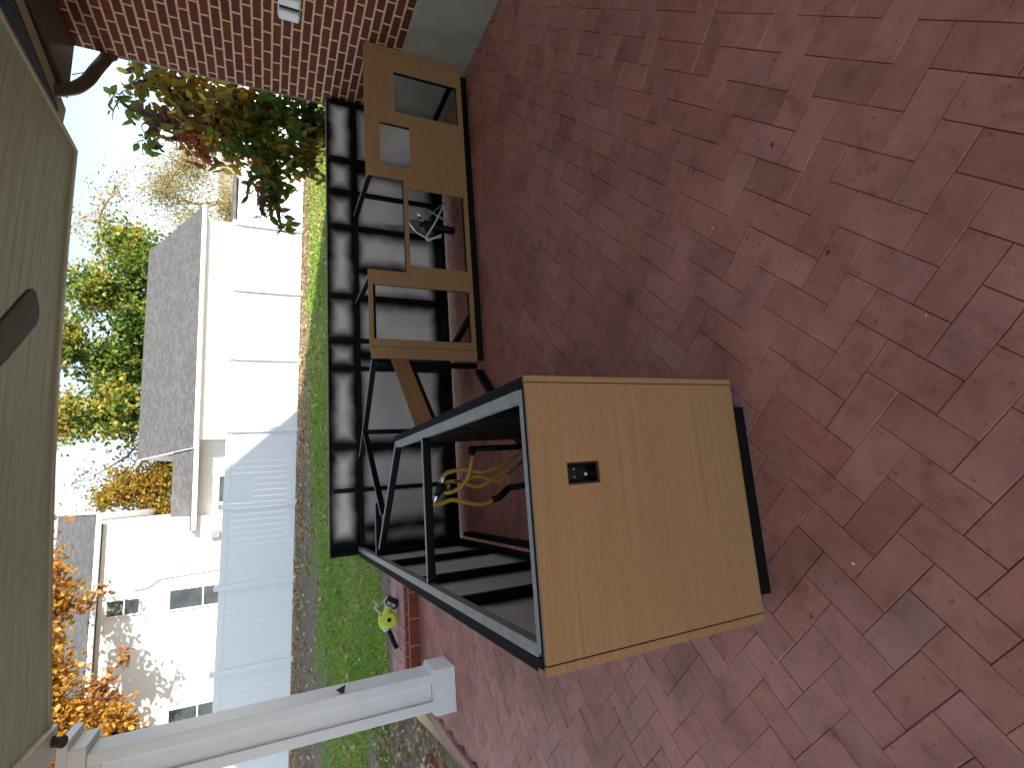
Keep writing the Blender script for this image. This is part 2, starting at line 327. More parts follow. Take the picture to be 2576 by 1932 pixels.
prof = [(-.10,0),(.07,0),(.09,.03),(.10,.09),(.115,.12),(.10,.125),(.09,.10),(-.085,.10),(-.09,.13),(-.10,.13)]
r0 = [g.vert(A-d*4+nx*p+Vector((0,0,q))) for p, q in prof]; r1 = [g.vert(B+nx*p+Vector((0,0,q))) for p, q in prof]; k = len(prof)
for i in range(k): g.face((r0[i], r0[(i+1)%k], r1[(i+1)%k], r1[i]))
g.face(r1); gut = g.build('gutter', M['beige'], H)
g = MB(); g.beam(A-d*4-nx*.114+Vector((0,0,.15)), B-d*.16-nx*.114+Vector((0,0,.15)), .02, .34); g.build('gap_shade_board', M['darkwood'], H)  # dark board added on the gutter's patio side, standing in for the gap's shade
g = MB(); g.hexa([A-d*4+nx*.13+Vector((0,0,-.02)), B+nx*.13-d*.06+Vector((0,0,-.02)), Vector((WX+.1,3.30,3.02)), Vector((WX+.1,-2.4,3.02)), A-d*4+nx*.13+Vector((0,0,.11)), B+nx*.13-d*.06+Vector((0,0,.11)), Vector((WX+.1,3.30,3.125)), Vector((WX+.1,-2.4,3.125))]); g.build('soffit', M['brown'], H)
g = MB(); g.tube(spline([(2.69,2.96,3.02),(2.74,3.0,2.968),(2.842,3.09,2.925),(2.995,3.19,2.89),(3.156,3.27,2.868),(3.3,3.345,2.848),(3.41,3.365,2.79),(3.455,3.37,2.6),(3.46,3.37,.2)], 6), .046, 12); g.build('downspout', M['brown'], H, smooth=True)
g = MB(); g.tube(spline([(2.78,3.1,3.03),(2.9,3.2,2.96),(3.02,3.28,2.94),(3.12,3.31,2.86)], 5), .004, 6); g.tube(spline([(3.10,3.3,3.02),(3.2,3.33,2.9),(3.33,3.36,2.82)], 5), .004, 6); g.build('cable', M['plastic'], H)

tb = thing('wall_outlet_box', 'white weatherproof plastic box with a dark recess on the brick wall', 'outlet box', (WX, 2.4, 1.47))
g = MB(); g.box(WX-.014, WX-.001, 2.22, 2.425, 1.392, 1.552); g.build('back_plate', M['white'], tb, bevel=.006)
g = MB(); g.box(WX-.05, WX-.0145, 2.338, 2.418, 1.398, 1.546); g.build('cover', M['white'], tb, bevel=.012)
g = MB(); g.box(WX-.045, WX-.0145, 2.225, 2.295, 1.398, 1.546); g.build('lid', M['white'], tb, bevel=.012)
g = MB(); g.box(WX-.018, WX-.0142, 2.298, 2.336, 1.400, 1.544); g.build('recess', M['plastic'], tb)

# ------------------------------------------------------------------ patio cover (ceiling, beam, post)
PC = thing('patio_cover', 'patio roof with weathered board ceiling on a white square post', 'patio roof', (-2.14, 3.72, 0))
def cz(x): return 2.895+.05*max(0, 1-((x-.3)/2.1)**2)
def front_y(x): return 3.10+(2.35-x)*.45/4.1
g = MB(); y = -1.7; XS = [-1.74,-1.2,-.6,0,.6,1.2,1.8,2.31]; rr = random.Random(3); bw = .128
while y < 3.7:
    for i in range(len(XS)-1):
        xa, xb = XS[i], XS[i+1]; pts = []
        ya, yb = min(y+.003, front_y(xa)-.03), min(y+bw-.003, front_y(xa)-.03); yc, yd = min(y+.003, front_y(xb)-.03), min(y+bw-.003, front_y(xb)-.03)
        if yb-ya < .004 and yd-yc < .004: continue
        g.hexa([(xa,ya,cz(xa)),(xb,yc,cz(xb)),(xb,yd,cz(xb)),(xa,yb,cz(xa)),(xa,ya,cz(xa)+.02),(xb,yc,cz(xb)+.02),(xb,yd,cz(xb)+.02),(xa,yb,cz(xa)+.02)])
    y += bw
g.build('board_ceiling', M['ceiling'], PC)
g = MB()
for i in range(len(XS)-1):
    xa, xb = XS[i], XS[i+1]; a = Vector((xa, front_y(xa), cz(xa))); b = Vector((xb, front_y(xb), cz(xb)))
    if i == len(XS)-2: b.x += .025
    g.hexa([a+Vector((0,-.028,-.012)), b+Vector((0,-.028,-.012)), b+Vector((0,.012,-.012)), a+Vector((0,.012,-.012)), a+Vector((0,-.028,.13)), b+Vector((0,-.028,.13)), b+Vector((0,.012,.13)), a+Vector((0,.012,.13))])
g.box(2.312, 2.335, -1.7, front_y(2.31)-.03, 2.885, 3.02)
g.build('edge_trim', M['beige'], PC)
g = MB(); g.box(-2.45, 2.312, -1.75, 3.05, 3.03, 3.16); g.box(2.32, 3.1, -1.75, 2.5, 3.24, 3.27); g.box(-2.45, -1.2, 3.0, 3.62, 3.05, 3.16); g.build('roof_deck_and_gap_sheet', M['darkwood'], PC)  # second box: dark sheet added so the gap by the gutter reads as shade
g = MB(); g.box(-1.955, -1.735, -1.7, 3.60, 2.865, 3.05); g.build('beam', M['white'], PC, bevel=.006)
g = MB(); g.box(-2.40, -1.957, -1.7, 3.58, 2.95, 3.02); g.build('outer_soffit', M['darkwood'], PC)
px0, px1, py0, py1 = -2.30, -1.985, 3.625, 3.90
g = MB(); g.box(px0+.03, px1-.03, py0+.025, py1-.025, .0, 2.86); post = g.build('post', M['white'], PC, bevel=.004)
g = MB()    # stiles and rails that frame the recessed panels
for (xa, xb) in ((px0, px0+.085), (px1-.085, px1)): g.box(xa, xb, py0, py1, .20, 2.70)
g.box(px0+.086, px1-.086, py0+.002, py0+.026, .20, .215); g.box(px0+.086, px1-.086, py0+.002, py0+.026, 2.62, 2.70)
g.box(px1-.024, px1-.001, py0+.07, py1-.07, .20, .21); g.build('post_casing', M['white'], PC, bevel=.005)
g = MB(); g.box(px0-.035, px1+.035, py0-.03, py1+.03, 0.001, .20); g.box(px0-.02, px1+.02, py0-.016, py1+.016, .2, .215); g.build('post_base', M['white'], PC, bevel=.006)
g = MB(); g.box(px0-.035, px1+.06, py0-.03, py1+.05, 2.70, 2.864); g.box(px0-.06, px1+.12, py0-.045, py1+.06, 2.80, 2.863); g.build('post_capital', M['white'], PC, bevel=.006)
g = MB(); g.hexa([(px1+.0005,3.66,.97),(px1+.0005,3.70,.97),(px1+.0005,3.70,.99),(px1+.0005,3.66,.99),(px1+.055,3.67,.955),(px1+.055,3.69,.955),(px1+.03,3.69,1.03),(px1+.03,3.67,1.03)]); g.build('hook', M['plastic'], PC)
sp_ = thing('spotlight', 'small dark round spotlight fixed under the white beam by the post', 'spotlight', (-1.815, 3.50, 2.86))
g = MB(); g.lathe((-1.815,3.50,2.8645), (0,0,-1), [(0,.035),(.012,.036),(.014,.026),(.03,.026)], 20); g.build('mount', M['darkwood'], sp_, smooth=False)
g = MB(); g.lathe((-1.815,3.48,2.84), (0,-.5,-1), [(0,.03),(.05,.038),(.055,.034)], 20); g.build('lamp_head', M['darkwood'], sp_)

# ceiling fan: hub stands out of the frame, one blade reaches in
fh = Vector((.047, .89, 2.52)); FAN = thing('ceiling_fan', 'brown ceiling fan under the board ceiling', 'ceiling fan', fh)
g = MB(); g.lathe(fh+Vector((0,0,.40)), (0,0,-1), [(0,.07),(.05,.06),(.06,.016),(.27,.016),(.28,.10),(.40,.11),(.46,.07),(.48,.02)], 24); g.build('motor', M['nickel'], FAN, smooth=False)
tip = Vector((.624, 1.514, 2.52)); base_dir = (tip-fh); L = base_dir.xy.length; a0 = math.atan2(base_dir.y, base_dir.x)
for kk in range(3):
    a = a0+kk*2*math.pi/3; ex = Vector((math.cos(a), math.sin(a), 0)); ey = Vector((-math.sin(a), math.cos(a), .03)).normalized()
    g = MB(); out = []
    for t, wd in ((.30,.048),(.36,.060),(.5,.078),(.85,.086),(.93,.084),(.97,.072),(.992,.05),(1,.02)): out.append((t*L, wd))
    tp = [fh+ex*x+ey*wd for x, wd in out]+[fh+ex*x-ey*wd for x, wd in reversed(out)]; nz = Vector((0,0,.007)); n_ = len(tp)
    ti = [g.vert(p+nz) for p in tp]; bi = [g.vert(p-nz) for p in tp]; g.face(ti); g.face(bi[::-1])
    for q in range(n_): g.face((ti[q], bi[q], bi[(q+1)%n_], ti[(q+1)%n_]))
    bl = g.build('blade', M['fanwood'], FAN, bevel=.003)
    g = MB(); g.hexa([fh+ex*.1*L-ey*.02-nz*2.2, fh+ex*.37*L-ey*.035-nz*2.2, fh+ex*.37*L+ey*.035-nz*2.2, fh+ex*.1*L+ey*.02-nz*2.2, fh+ex*.1*L-ey*.02-nz*1.02, fh+ex*.37*L-ey*.035-nz*1.02, fh+ex*.37*L+ey*.035-nz*1.02, fh+ex*.1*L+ey*.02-nz*1.02]); g.build('blade_arm', M['nickel'], bl).location = (0,0,0)

# ------------------------------------------------------------------ outdoor kitchen frame
KW, KH, KB = .819, .90, .063; YB = 2.433; YR = 3.215; XR = WX-.012; XC, YD = .645, 1.75
K = thing('kitchen_island', 'unfinished L shaped outdoor kitchen of black steel framing clad in tan panels', 'kitchen island', (1.2, 2.8, 0))
T = .036
# near end panel with the outlet cutout, and its two corner trims
g = MB(); g.panel((-KW+.016, -.021), (KB, KH), [(-.329, -.263, .667, .781)], lambda u, v, k: (u, .0125*k, v)); g.build('front_panel', M['tan'], K, bevel=.0012)
g = MB(); g.box(-.0185, 0, -.003, .0125, KB, KH+.002); g.build('corner_trim', M['tan'], K, bevel=.0015)
g = MB(); g.box(-KW-.012, -KW+.0125, -.001, .0125, KB, KH+.002); g.box(-KW-.012, -KW+.001, .0125, .05, KB, KH+.002); g.build('corner_trim', M['tan'], K, bevel=.0015)
ob = MB(); ob.panel((-.325, -.267), (.671, .777), [(-.321, -.271, .675, .773)], lambda u, v, k: (u, .006+.05*k, v)); ob.box(-.325, -.267, .057, .06, .671, .777); obx = ob.build('outlet_box', M['plastic'], K, bevel=.001)
ob = MB(); ob.box(-.319, -.275, .012, .03, .715, .771); o2 = ob.build('receptacle', M['plastic'], obx, bevel=.003); o2.location = (0,0,0)
for xx in (-.307, -.284):
    ob = MB(); ob.lathe((xx, .0118, .7525), (0,-1,0), [(0,.003),(.001,.003)], 10); ob.build('screw', M['steel'], obx).location = (0,0,0)
ob = MB(); ob.box(-.305, -.296, .0575-.006, .0565, .680, .690); ob.build('clip', M['white'], obx).location = (0,0,0)
# long run front panel with door / drawer / sink openings
holes = [(2.757,3.140,.108,.663), (2.258,2.636,.544,.793), (1.345,2.139,.612,KH+.01), (1.407,2.077,.101,.580), (.797,1.227,.101,.876)]
g = MB(); g.panel((.738, 3.309), (KB, KH), holes, lambda u, v, k: (u, YB+.0125*k, v)); g.build('run_panel', M['tan'], K, bevel=.0012)
g = MB(); g.box(.645, .734, YB-.002, YB+.0125, KB, KH); g.build('end_stile', M['tan'], K, bevel=.0015)
g = MB(); g.box(3.312, XR, YB-.003, YB+.0125, KB, KH+.001); g.build('corner_trim', M['tan'], K, bevel=.0015)
# diagonal corner: strip under the grill opening
D0, D1 = Vector((0, YD, 0)), Vector((XC, YB, 0)); dd = (D1-D0).normalized(); dn = Vector((-dd.y, dd.x, 0)); LD = (D1-D0).length
g = MB(); g.panel((.0, LD-.004), (.628, .755), [], lambda u, v, k: tuple(D0+dd*u+dn*(.0125*k)+Vector((0,0,v)))); g.build('grill_panel', M['tan_d'], K, bevel=.0012)
# cladding of the hidden long faces
g = MB(); g.panel((.0127, YD), (KB, KH), [(.10, .60, .12, .80)], lambda u, v, k: (-.0125*k, u, v)); g.build('side_cladding', M['blackedge'], K)
def spray_board(name, nu, nv, fn, studs, rails, thick):
    g = MB(); idx = {}; val = {}
    for i in range(nu+1):
        for j in range(nv+1):
            p, u, v = fn(i/nu, j/nv); n = fbm(u*3, v*3)*.03+fbm(u*11, v*11)*.012; k = 0
            for c, hw in studs: k = max(k, 1-ss(hw-.035, hw+.11, abs(u-c)+n*.7))
            for c, hw in rails: k = max(k, 1-ss(hw-.03, hw+.08, abs(v-c)+n*.7))
            idx[i,j] = g.vert(p); val[idx[i,j]] = min(1, k+.10*max(0, fbm(u*5+3, v*5)))
    for i in range(nu):
        for j in range(nv): g.face((idx[i,j], idx[i+1,j], idx[i+1,j+1], idx[i,j+1]), (1,1,1))
    o = g.build(name, M['board'], K, smooth=True, fix=False); at = o.data.color_attributes['Col']
    for lp in o.data.loops: c = val[lp.vertex_index]; at.data[lp.index].color = (c, c, c, 1)
    s = o.modifiers.new('thick', 'SOLIDIFY'); s.thickness = thick; s.offset = 0; return o
bst = [(2.723,.03),(2.395,.05),(2.05,.04),(1.39,.035),(.985,.05),(.735,.04),(.06,.045),(-.76,.06),(3.33,.02)]
spray_board('bar_board', 210, 12, lambda a, b: ((-KW+.003+a*(XR+KW-.006), YR, .89+b*.225), -KW+a*(XR+KW), .89+b*.225), bst, [(.895,.030),(1.115,.035)], .012)
lst = [(2.68,.06),(2.05,.03),(1.65,.05),(1.37,.03),(.86,.05),(.05,.04),(-.62,.02),(-.80,.05),(3.33,.02)]
spray_board('back_board', 210, 48, lambda a, b: ((-KW+.003+a*(XR+KW-.006), YR, .045+b*.844), -KW+a*(XR+KW), .045+b*.844), lst, [(.885,.035),(.10,.06)], .012)
spray_board('side_board', 150, 48, lambda a, b: ((-KW+.006, .06+a*(YR-.08), .045+b*.85), .06+a*(YR-.08), .045+b*.85), [(2.21,.05),(1.44,.05),(.84,.05),(.10,.05),(2.95,.1)], [(.90,.035),(.08,.06)], .012)
# steel: black studs and rails, bare top faces
g = MB()
def tube(a, b, w_=T, h_=T, up=(0,0,1)): g.beam(a, b, w_, h_, up)
YF = YB+.0135+T/2; XL = -KW+.014+T/2; YK = YR-.008-T/2
for x in (2.723, 2.395, 2.05, 1.39, .985, .735, .06, -.30): tube((x, YK, .03), (x, YK, 1.09), T, T, (0,1,0))
for x in (3.32,): tube((x, YK, .03), (x, YK, 1.09), T, T, (0,1,0))
for y in (.09, .84, 1.44, 2.21, 2.9): tube((XL, y, .07), (XL, y, .86), T, T, (1,0,0))
for x in (.70, .77, 1.25, 1.36, 2.12, 2.24, 2.66, 2.735, 3.16, 3.335): tube((x, YF, .07), (x, YF, .86 if not 1.3 < x < 2.13 else .6), T*.7, T, (0,1,0))
tube((.74, YF, .085), (XR-.01, YF, .085)); tube((-KW+.03, YK, .05), (XR-.01, YK, .05)); tube((XL, .05, .085), (XL, YK, .085)); tube((-.06, .05, .085), (-.06, .055+1.66, .085))
tube((-KW+.02, .032, .085), (-.04, .032, .085)); tube((XR-.03, YF, .085), (XR-.03, YK, .085)); tube((2.72, YF, .075), (2.72, YK, .075)); tube((1.05, YF, .075), (.85, YK, .075), .05, T)
tube((1.345, YF, .594), (2.139, YF, .594))
i0 = D0+dn*.032; i1 = D1+dn*.032
tube(tuple(i1-dd*.022+Vector((0,0,.07))), tuple(i1-dd*.022+Vector((0,0,.86))), T, T, tuple(dd)); tube(tuple(i0+dd*.03+Vector((0,0,.07))), tuple(i0+dd*.03+Vector((0,0,.86))), T, T, tuple(dd))
tube(tuple(i0+Vector((0,0,.61))), tuple(i1+Vector((0,0,.61))))
for y in (.635, 1.0, 1.68): tube((-.033, y, .07), (-.033, y, .86), T, T, (1,0,0))
tube((-.78, .032, .1), (-.78, .032, .86), T, T, (0,1,0)); tube((-.035, .032, .1), (-.035, .032, .86), T, T, (0,1,0)); tube((-.40, 1.15, .07), (-.40, 1.15, .08))
g.box(-.05, -.014, .615, 1.70, .10, .84)                    # black liner board inside the right side
tube((.151, 2.919, .05), (.151, 2.919, .86), T, T, (0,1,0)); g.beam((-.783,3.17,KH-.024),(XR-.02,3.17,KH-.024), T*.6, T)
g.build('frame', M['black'], K, bevel=.0015)
g = MB(); zt = KH-.001-T/2
def rail(a, b, w_=T): g.beam((a[0],a[1],zt), (b[0],b[1],zt), w_, T)
rail((-KW+.04, .043), (-.036, .043), .022); 
g.beam((XL+.012,.051,zt+.001),(XL+.012,YR-.015,zt+.001), T, T); g.beam((-.052,.051,zt+.001),(-.052,YD-.03,zt+.001), T, T)
g.build('top_rail', M['steel'], K, bevel=.002)
rails = [((.70,YF),(1.345,YF),.028), ((2.139,YF),(XR-.01,YF),.028), ((1.327,YF+.02),(1.327,YK-.02),.014), ((2.157,YF+.02),(2.157,YK-.02),.014), ((.640,2.462),(-.03,3.12),.015), ((-.03,1.752),(-.70,2.36),.017), ((.140,2.905),(-.472,2.262),.012), ((-.07,1.175),(-.783,1.175),.013), ((-.40,2.463),(-.783,2.463),.012)]
for i, (a_, b_, w_) in enumerate(rails):                    # thin bare top edge over a black web
    zz_ = KH-.003-.001*(i % 3); g = MB(); g.beam((a_[0],a_[1],zz_-.002), (b_[0],b_[1],zz_-.002), w_, .004); g.build('top_rail', M['steel'], K)
    g = MB(); g.beam((a_[0],a_[1],zz_-.0235), (b_[0],b_[1],zz_-.0235), w_*.9+.004, .038); g.build('rail_web', M['black'], K)
g = MB(); g.box(-KW+.0005, -.0005, .0127, .031, KH-.04, KH-.0025); g.panel((.0, 1), (0, 1), [], lambda u, v, k: (-KW-.001-.012*k, .05+u*(YR-.06), KB+v*(KH-KB-.002+.004*0))); g.box(-.033, -.0005, .0315, YD, KH-.03, KH-.002); g.box(-KW, -KW+.024, .0315, YR-.04, KH-.03, KH-.002); g.build('side_skin', M['blackedge'], K)
g = MB(); g.box(-KW, XR, YR+.007, YR+.045, 1.117, 1.124); g.build('bar_cap', M['edge'], K, bevel=.001)
g = MB(); g.box(-KW-.001, -KW+.028, YR-.034, YR-.008, .905, 1.117); g.box(-KW-.001, XR, YR+.009, YR+.046, .045, 1.116); g.build('bar_frame', M['blackedge'], K)
g = MB()  # toe kick
g.box(-KW+.067, -.10, .0105, .045, .002, KB+.02); g.box(-.14, -.10, .046, 1.75, .002, KB-.001); g.box(-KW+.07, -KW+.105, .05, 3.0, .002, KB-.002)
g.box(.66, 3.279, YB+.014, YB+.05, .002, KB-.001); g.beam(tuple(D0+dn*.09+Vector((.0,0,.032))), tuple(D1+dn*.09+Vector((0,0,.032))), .035, .058)
g.build('toe_kick', M['black'], K)

# gas manifold inside the near end
GH = thing('gas_manifold', 'yellow gas hoses on a black regulator inside the near end of the kitchen frame', 'gas hose', (-.33, 1.4, .5))
def P2(L, y0=1.4, dy=0): return [(x, y0+dy*i, z) for i, (x, z) in enumerate(L)]
hs = [P2([(-.12,.15),(-.17,.27),(-.21,.36),(-.25,.49),(-.23,.59),(-.24,.69),(-.27,.73)]), P2([(-.40,.79),(-.405,.74),(-.39,.67),(-.41,.59),(-.43,.49),(-.41,.40)], 1.4, .012), P2([(-.16,.55),(-.24,.57),(-.29,.59),(-.33,.63),(-.35,.69),(-.34,.73)], 1.38, .01), P2([(-.30,.72),(-.29,.66),(-.30,.60),(-.33,.49),(-.27,.36),(-.24,.28)], 1.43, .008), P2([(-.30,.60),(-.27,.51),(-.29,.44),(-.31,.37),(-.29,.35)], 1.46, -.004)]
for h_ in hs: g = MB(); g.tube(spline(h_, 7), .0115, 10); g.build('hose', M['hose'], GH, smooth=True)
g = MB(); g.tube([(-.295,1.4,.733),(-.365,1.4,.765)], .017, 12); g.lathe((-.33,1.39,.748), (0,-1,.1), [(0,.024),(.02,.024),(.022,.01)], 16); g.tube([(-.33,1.42,.745),(-.30,1.45,.66)], .014, 10); g.build('regulator', M['plastic'], GH, smooth=False)
for a_, b_, r_ in (((-.27,1.4,.722),(-.297,1.4,.734),.015), ((-.365,1.4,.765),(-.392,1.4,.777),.0155), ((-.31,1.40,.69),(-.318,1.4,.705),.018), ((-.275,1.4,.335),(-.205,1.38,.245),.009)):
    g = MB(); g.tube([a_, b_], r_, 12); g.build('fitting', M['brass'], GH)
g = MB(); g.box(-.300, -.285, 1.39, 1.41, .62, .66); g.build('valve_handle', M['red'], GH, bevel=.004)
g = MB(); g.tube([(-.41,1.45,.42),(-.40,1.46,.37),(-.35,1.46,.31)], .02, 10); g.tube([(-.15,1.38,.56),(-.11,1.38,.55)], .022, 10); g.tube([(-.35,1.46,.31),(-.33,1.46,.03)], .018, 10); g.tube([(-.12,1.38,.55),(-.12,1.42,.03)], .016, 10); g.build('pipe', M['plastic'], GH, smooth=True)

# sink plumbing seen through the middle opening
PL = thing('sink_plumbing', 'white water lines and black drain pipe inside the open sink bay', 'plumbing', (1.98, 2.8, .2))
for L_, y0 in (([(2.21,.15),(2.0,.25),(1.87,.325),(1.825,.345),(1.805,.325),(1.82,.30),(1.88,.20)], 2.76), ([(1.88,.19),(1.86,.25),(1.85,.32),(1.88,.395),(1.90,.43)], 2.80)):
    g = MB(); g.tube(spline(P2(L_, y0), 6), .0085, 10); g.build('water_line', M['whitepipe'], PL, smooth=True)
g = MB(); g.tube(spline([(2.02,2.86,.36),(2.0,2.86,.22),(1.985,2.86,.05)], 6), .035, 14); g.tube(spline([(2.05,2.84,.38),(2.0,2.84,.33),(1.93,2.84,.3)], 4), .022, 10); g.build('drain_pipe', M['plastic'], PL, smooth=True)
g = MB(); g.tube(spline([(2.22,2.79,.14),(2.09,2.80,.28),(2.02,2.82,.35)], 5), .0075, 8); g.tube(spline([(2.12,2.80,.30),(2.06,2.80,.17),(2.02,2.80,.06)], 5), .012, 8); g.build('braided_hose', M['greyplastic'], PL, smooth=True)
for P_, r_ in (([(2.225,2.76,.175),(2.21,2.76,.15)],.011), ([(2.06,2.79,.405),(2.05,2.79,.38)],.011), ([(2.005,2.78,.40),(2.0,2.78,.365)],.010), ([(1.90,2.80,.43),(1.95,2.80,.47),(1.98,2.8,.49)],.009)):
    g = MB(); g.tube(P_, r_, 10); g.build('valve', M['brass'], PL)
g = MB(); g.box(2.10, 2.19, 3.12, 3.155, .28, .38); g.build('junction_box', M['greyplastic'], PL, bevel=.004)
g = MB(); g.tube(spline([(2.145,3.14,.38),(2.10,3.13,.5),(2.09,3.13,.62)], 4), .008, 8); g.build('conduit', M['greyplastic'], PL)

# ------------------------------------------------------------------ low border wall, edging bricks
BW = thing('border_wall', 'low red brick border wall with pink brick capping at the edge of the patio', 'garden wall', (-.5, 5.1, 0))
rr = random.Random(11)
g = MB(); g.box(-2.62, 6, 4.803, 5.38, -.1, .165); g.build('mortar_core', M['mortar'], BW)
g = MB()
for row, (z0, z1) in enumerate(((.005,.118),(.130,.172))):
    x = -2.62-(.12 if row else 0); wd = .285 if row == 0 else .148
    while x < 6:
        a, b = max(x, -2.618), x+wd-.012
        if b > a: g.box(a, b, 4.795+rr.uniform(0,.003), 4.9, z0+rr.uniform(-.001,.001), z1)
        x += wd
g.build('face_brick', M['redbrick'], BW, bevel=.004)
g = MB(); x = -2.63
while x < 6:
    dz = rr.uniform(-.002, .002); g.box(x, x+.123, 4.785, 5.083, .166, .19+dz); g.box(x, x+.123, 5.093, 5.395, .166, .19+dz+rr.uniform(-.002,.002)); x += .133
g.build('cap_brick', M['capbrick'], BW, bevel=.005)
g = MB(); g.box(-2.63, 6, 4.80, 5.38, .1655, .183); g.build('joint', M['mortar'], BW)
GRP = 'edging bricks along the planting bed'
ed = [((-2.67,3.47),(-2.665,3.93)), ((-2.665,3.0),(-2.665,3.45)), ((-2.665,3.95),(-2.655,4.40)), ((-2.66,4.42),(-2.66,4.78))]
for (a, b) in ed:
    g = MB(); g.beam((a[0],a[1],.0), (b[0],b[1],.002), .085, .055); o = g.build('edging_brick', M['capbrick'], None, bevel=.006); tag(o, 'pink edging brick in the row along the left edge of the patio', 'brick', GRP)
g = MB(); g.beam((-2.95,4.02,.035),(-3.06,4.47,.05), .12, .07, (.25,0,1)); tag(g.build('loose_brick', M['redbrick'], None, bevel=.006), 'loose tilted red brick lying in the leaf litter behind the post', 'brick')

# ------------------------------------------------------------------ leaf blower on the border wall
LB = thing('leaf_blower', 'lime yellow cordless leaf blower with black nozzle lying on the brick border wall', 'leaf blower', (-1.75, 5.05, .19))
BY = 5.05
g = MB(); g.lathe((-1.785,BY+.07,.30), (0,-1,0), [(0,.06),(.015,.088),(.05,.096),(.10,.094),(.125,.075),(.13,.035)], 32)
g.tube(spline([(-1.73,BY,.36),(-1.80,BY,.365),(-1.86,BY,.335),(-1.885,BY,.318)], 5), [.05]*6+[.046]*4+[.042]*6, 16)
g.tube(spline([(-1.74,BY,.31),(-1.69,BY,.31),(-1.655,BY,.305),(-1.61,BY,.275)], 5), [.05,.047,.044,.042,.04,.04,.038,.038,.037,.036,.036,.036,.036,.036,.036,.036], 14); g.build('body', M['yellow'], LB, smooth=False, bevel=.003)
g = MB(); g.tube(spline([(-1.76,BY,.375),(-1.71,BY,.385),(-1.67,BY,.42),(-1.635,BY,.445),(-1.61,BY,.43),(-1.615,BY,.40)], 5), .013, 10); g.tube(spline([(-1.66,BY-.03,.29),(-1.62,BY-.035,.33),(-1.575,BY-.035,.345),(-1.535,BY-.03,.31)], 5), .011, 8); g.build('handle', M['cream'], LB, smooth=True)
g = MB(); g.tube([(-1.868,BY,.325),(-1.895,BY,.312)], [.046,.043], 16); g.build('collar', M['cream'], LB)
g = MB(); g.tube(spline([(-1.865,BY,.315),(-1.91,BY,.297),(-2.05,BY-.03,.245),(-2.10,BY-.05,.222)], 5), .027, 14); g.build('nozzle', M['plastic'], LB, smooth=False)
g = MB(); g.lathe((-1.782,BY-.057,.302), (0,-1,0), [(0,.024),(.004,.024)], 16); g.build('intake', M['plastic'], LB)
g = MB(); g.box(-1.68,-1.66,BY-.045,BY-.03,.24,.26); g.build('trigger', M['plastic'], LB)
g = MB(); c0 = Vector((-1.605, BY, .262)); e1 = Vector((-.55, 0, -.83)).normalized(); e2 = Vector((.83, 0, -.55)).normalized()
def ob_(a0, a1, b0, b1, y0, y1): g.hexa([c0+e1*a+e2*b+Vector((0,y,0)) for y in (y0, y1) for a, b in ((a0,b0),(a1,b0),(a1,b1),(a0,b1))])
ob_(-.075, .078, -.045, .055, -.05, .05); bat = g.build('battery', M['plastic'], LB, bevel=.008)
g = MB(); ob_(-.06, .05, -.036, .0, -.0525, -.0505); g.build('battery_label', M['greyplastic'], bat).location = (0,0,0)
for q_ in ((-.055, -.02, -.032, -.012), (.015, .04, -.026, -.006)):
    g = MB(); ob_(*q_, -.0545, -.053); g.build('battery_button', M['cream'], bat).location = (0,0,0)

# ------------------------------------------------------------------ white vinyl fence
FE = thing('vinyl_fence', 'long white vinyl privacy fence with capped posts across the back of the lawn', 'fence', (1.5, 14.05, .8))
FY = 14.05; FX = [1.47+1.96*k for k in range(-7, 8)]
def fz(x): return .80-.021*(x-1)
pm = None; gm = None
for i, x in enumerate(FX):
    z = fz(x)
    g = MB(); g.box(x-.064, x+.064, FY-.064, FY+.064, z-.03, z+1.80); p = g.build('post', M['vinyl'], FE, bevel=.004)
    g = MB(); g.box(x-.073, x+.073, FY-.073, FY+.073, z+1.801, z+1.83); b = len(g.v); g.v += [(x-.07,FY-.07,z+1.8305),(x+.07,FY-.07,z+1.8305),(x+.07,FY+.07,z+1.8305),(x-.07,FY+.07,z+1.8305),(x,FY,z+1.87)]
    for q in range(4): g.face((b+q, b+(q+1)%4, b+4))
    g.build('post_cap', M['vinyl'], p).location = (0,0,0)
    if i+1 < len(FX):
        x2 = FX[i+1]; z2 = fz(x2); g = MB()
        xa, xb = x+.0655, x2-.0655; n_ = 12; st = (xb-xa)/n_
        def zz(q): return z+(z2-z)*(q-x)/(x2-x)
        for q in range(n_):
            a, b = xa+q*st+.0012, xa+(q+1)*st-.0012
            g.hexa([(a,FY-.011,zz(a)+.17),(b,FY-.011,zz(b)+.17),(b,FY+.011,zz(b)+.17),(a,FY+.011,zz(a)+.17),(a,FY-.011,zz(a)+1.62),(b,FY-.011,zz(b)+1.62),(b,FY+.011,zz(b)+1.62),(a,FY+.011,zz(a)+1.62)])
        for (za, zb) in ((.045,.185),(1.60,1.745)):
            g.hexa([(xa,FY-.022,zz(xa)+za),(xb,FY-.022,zz(xb)+za),(xb,FY+.022,zz(xb)+za),(xa,FY+.022,zz(xa)+za),(xa,FY-.022,zz(xa)+zb),(xb,FY-.022,zz(xb)+zb),(xb,FY+.022,zz(xb)+zb),(xa,FY+.022,zz(xa)+zb)])
        g.build('panel', M['vinyl'], FE)

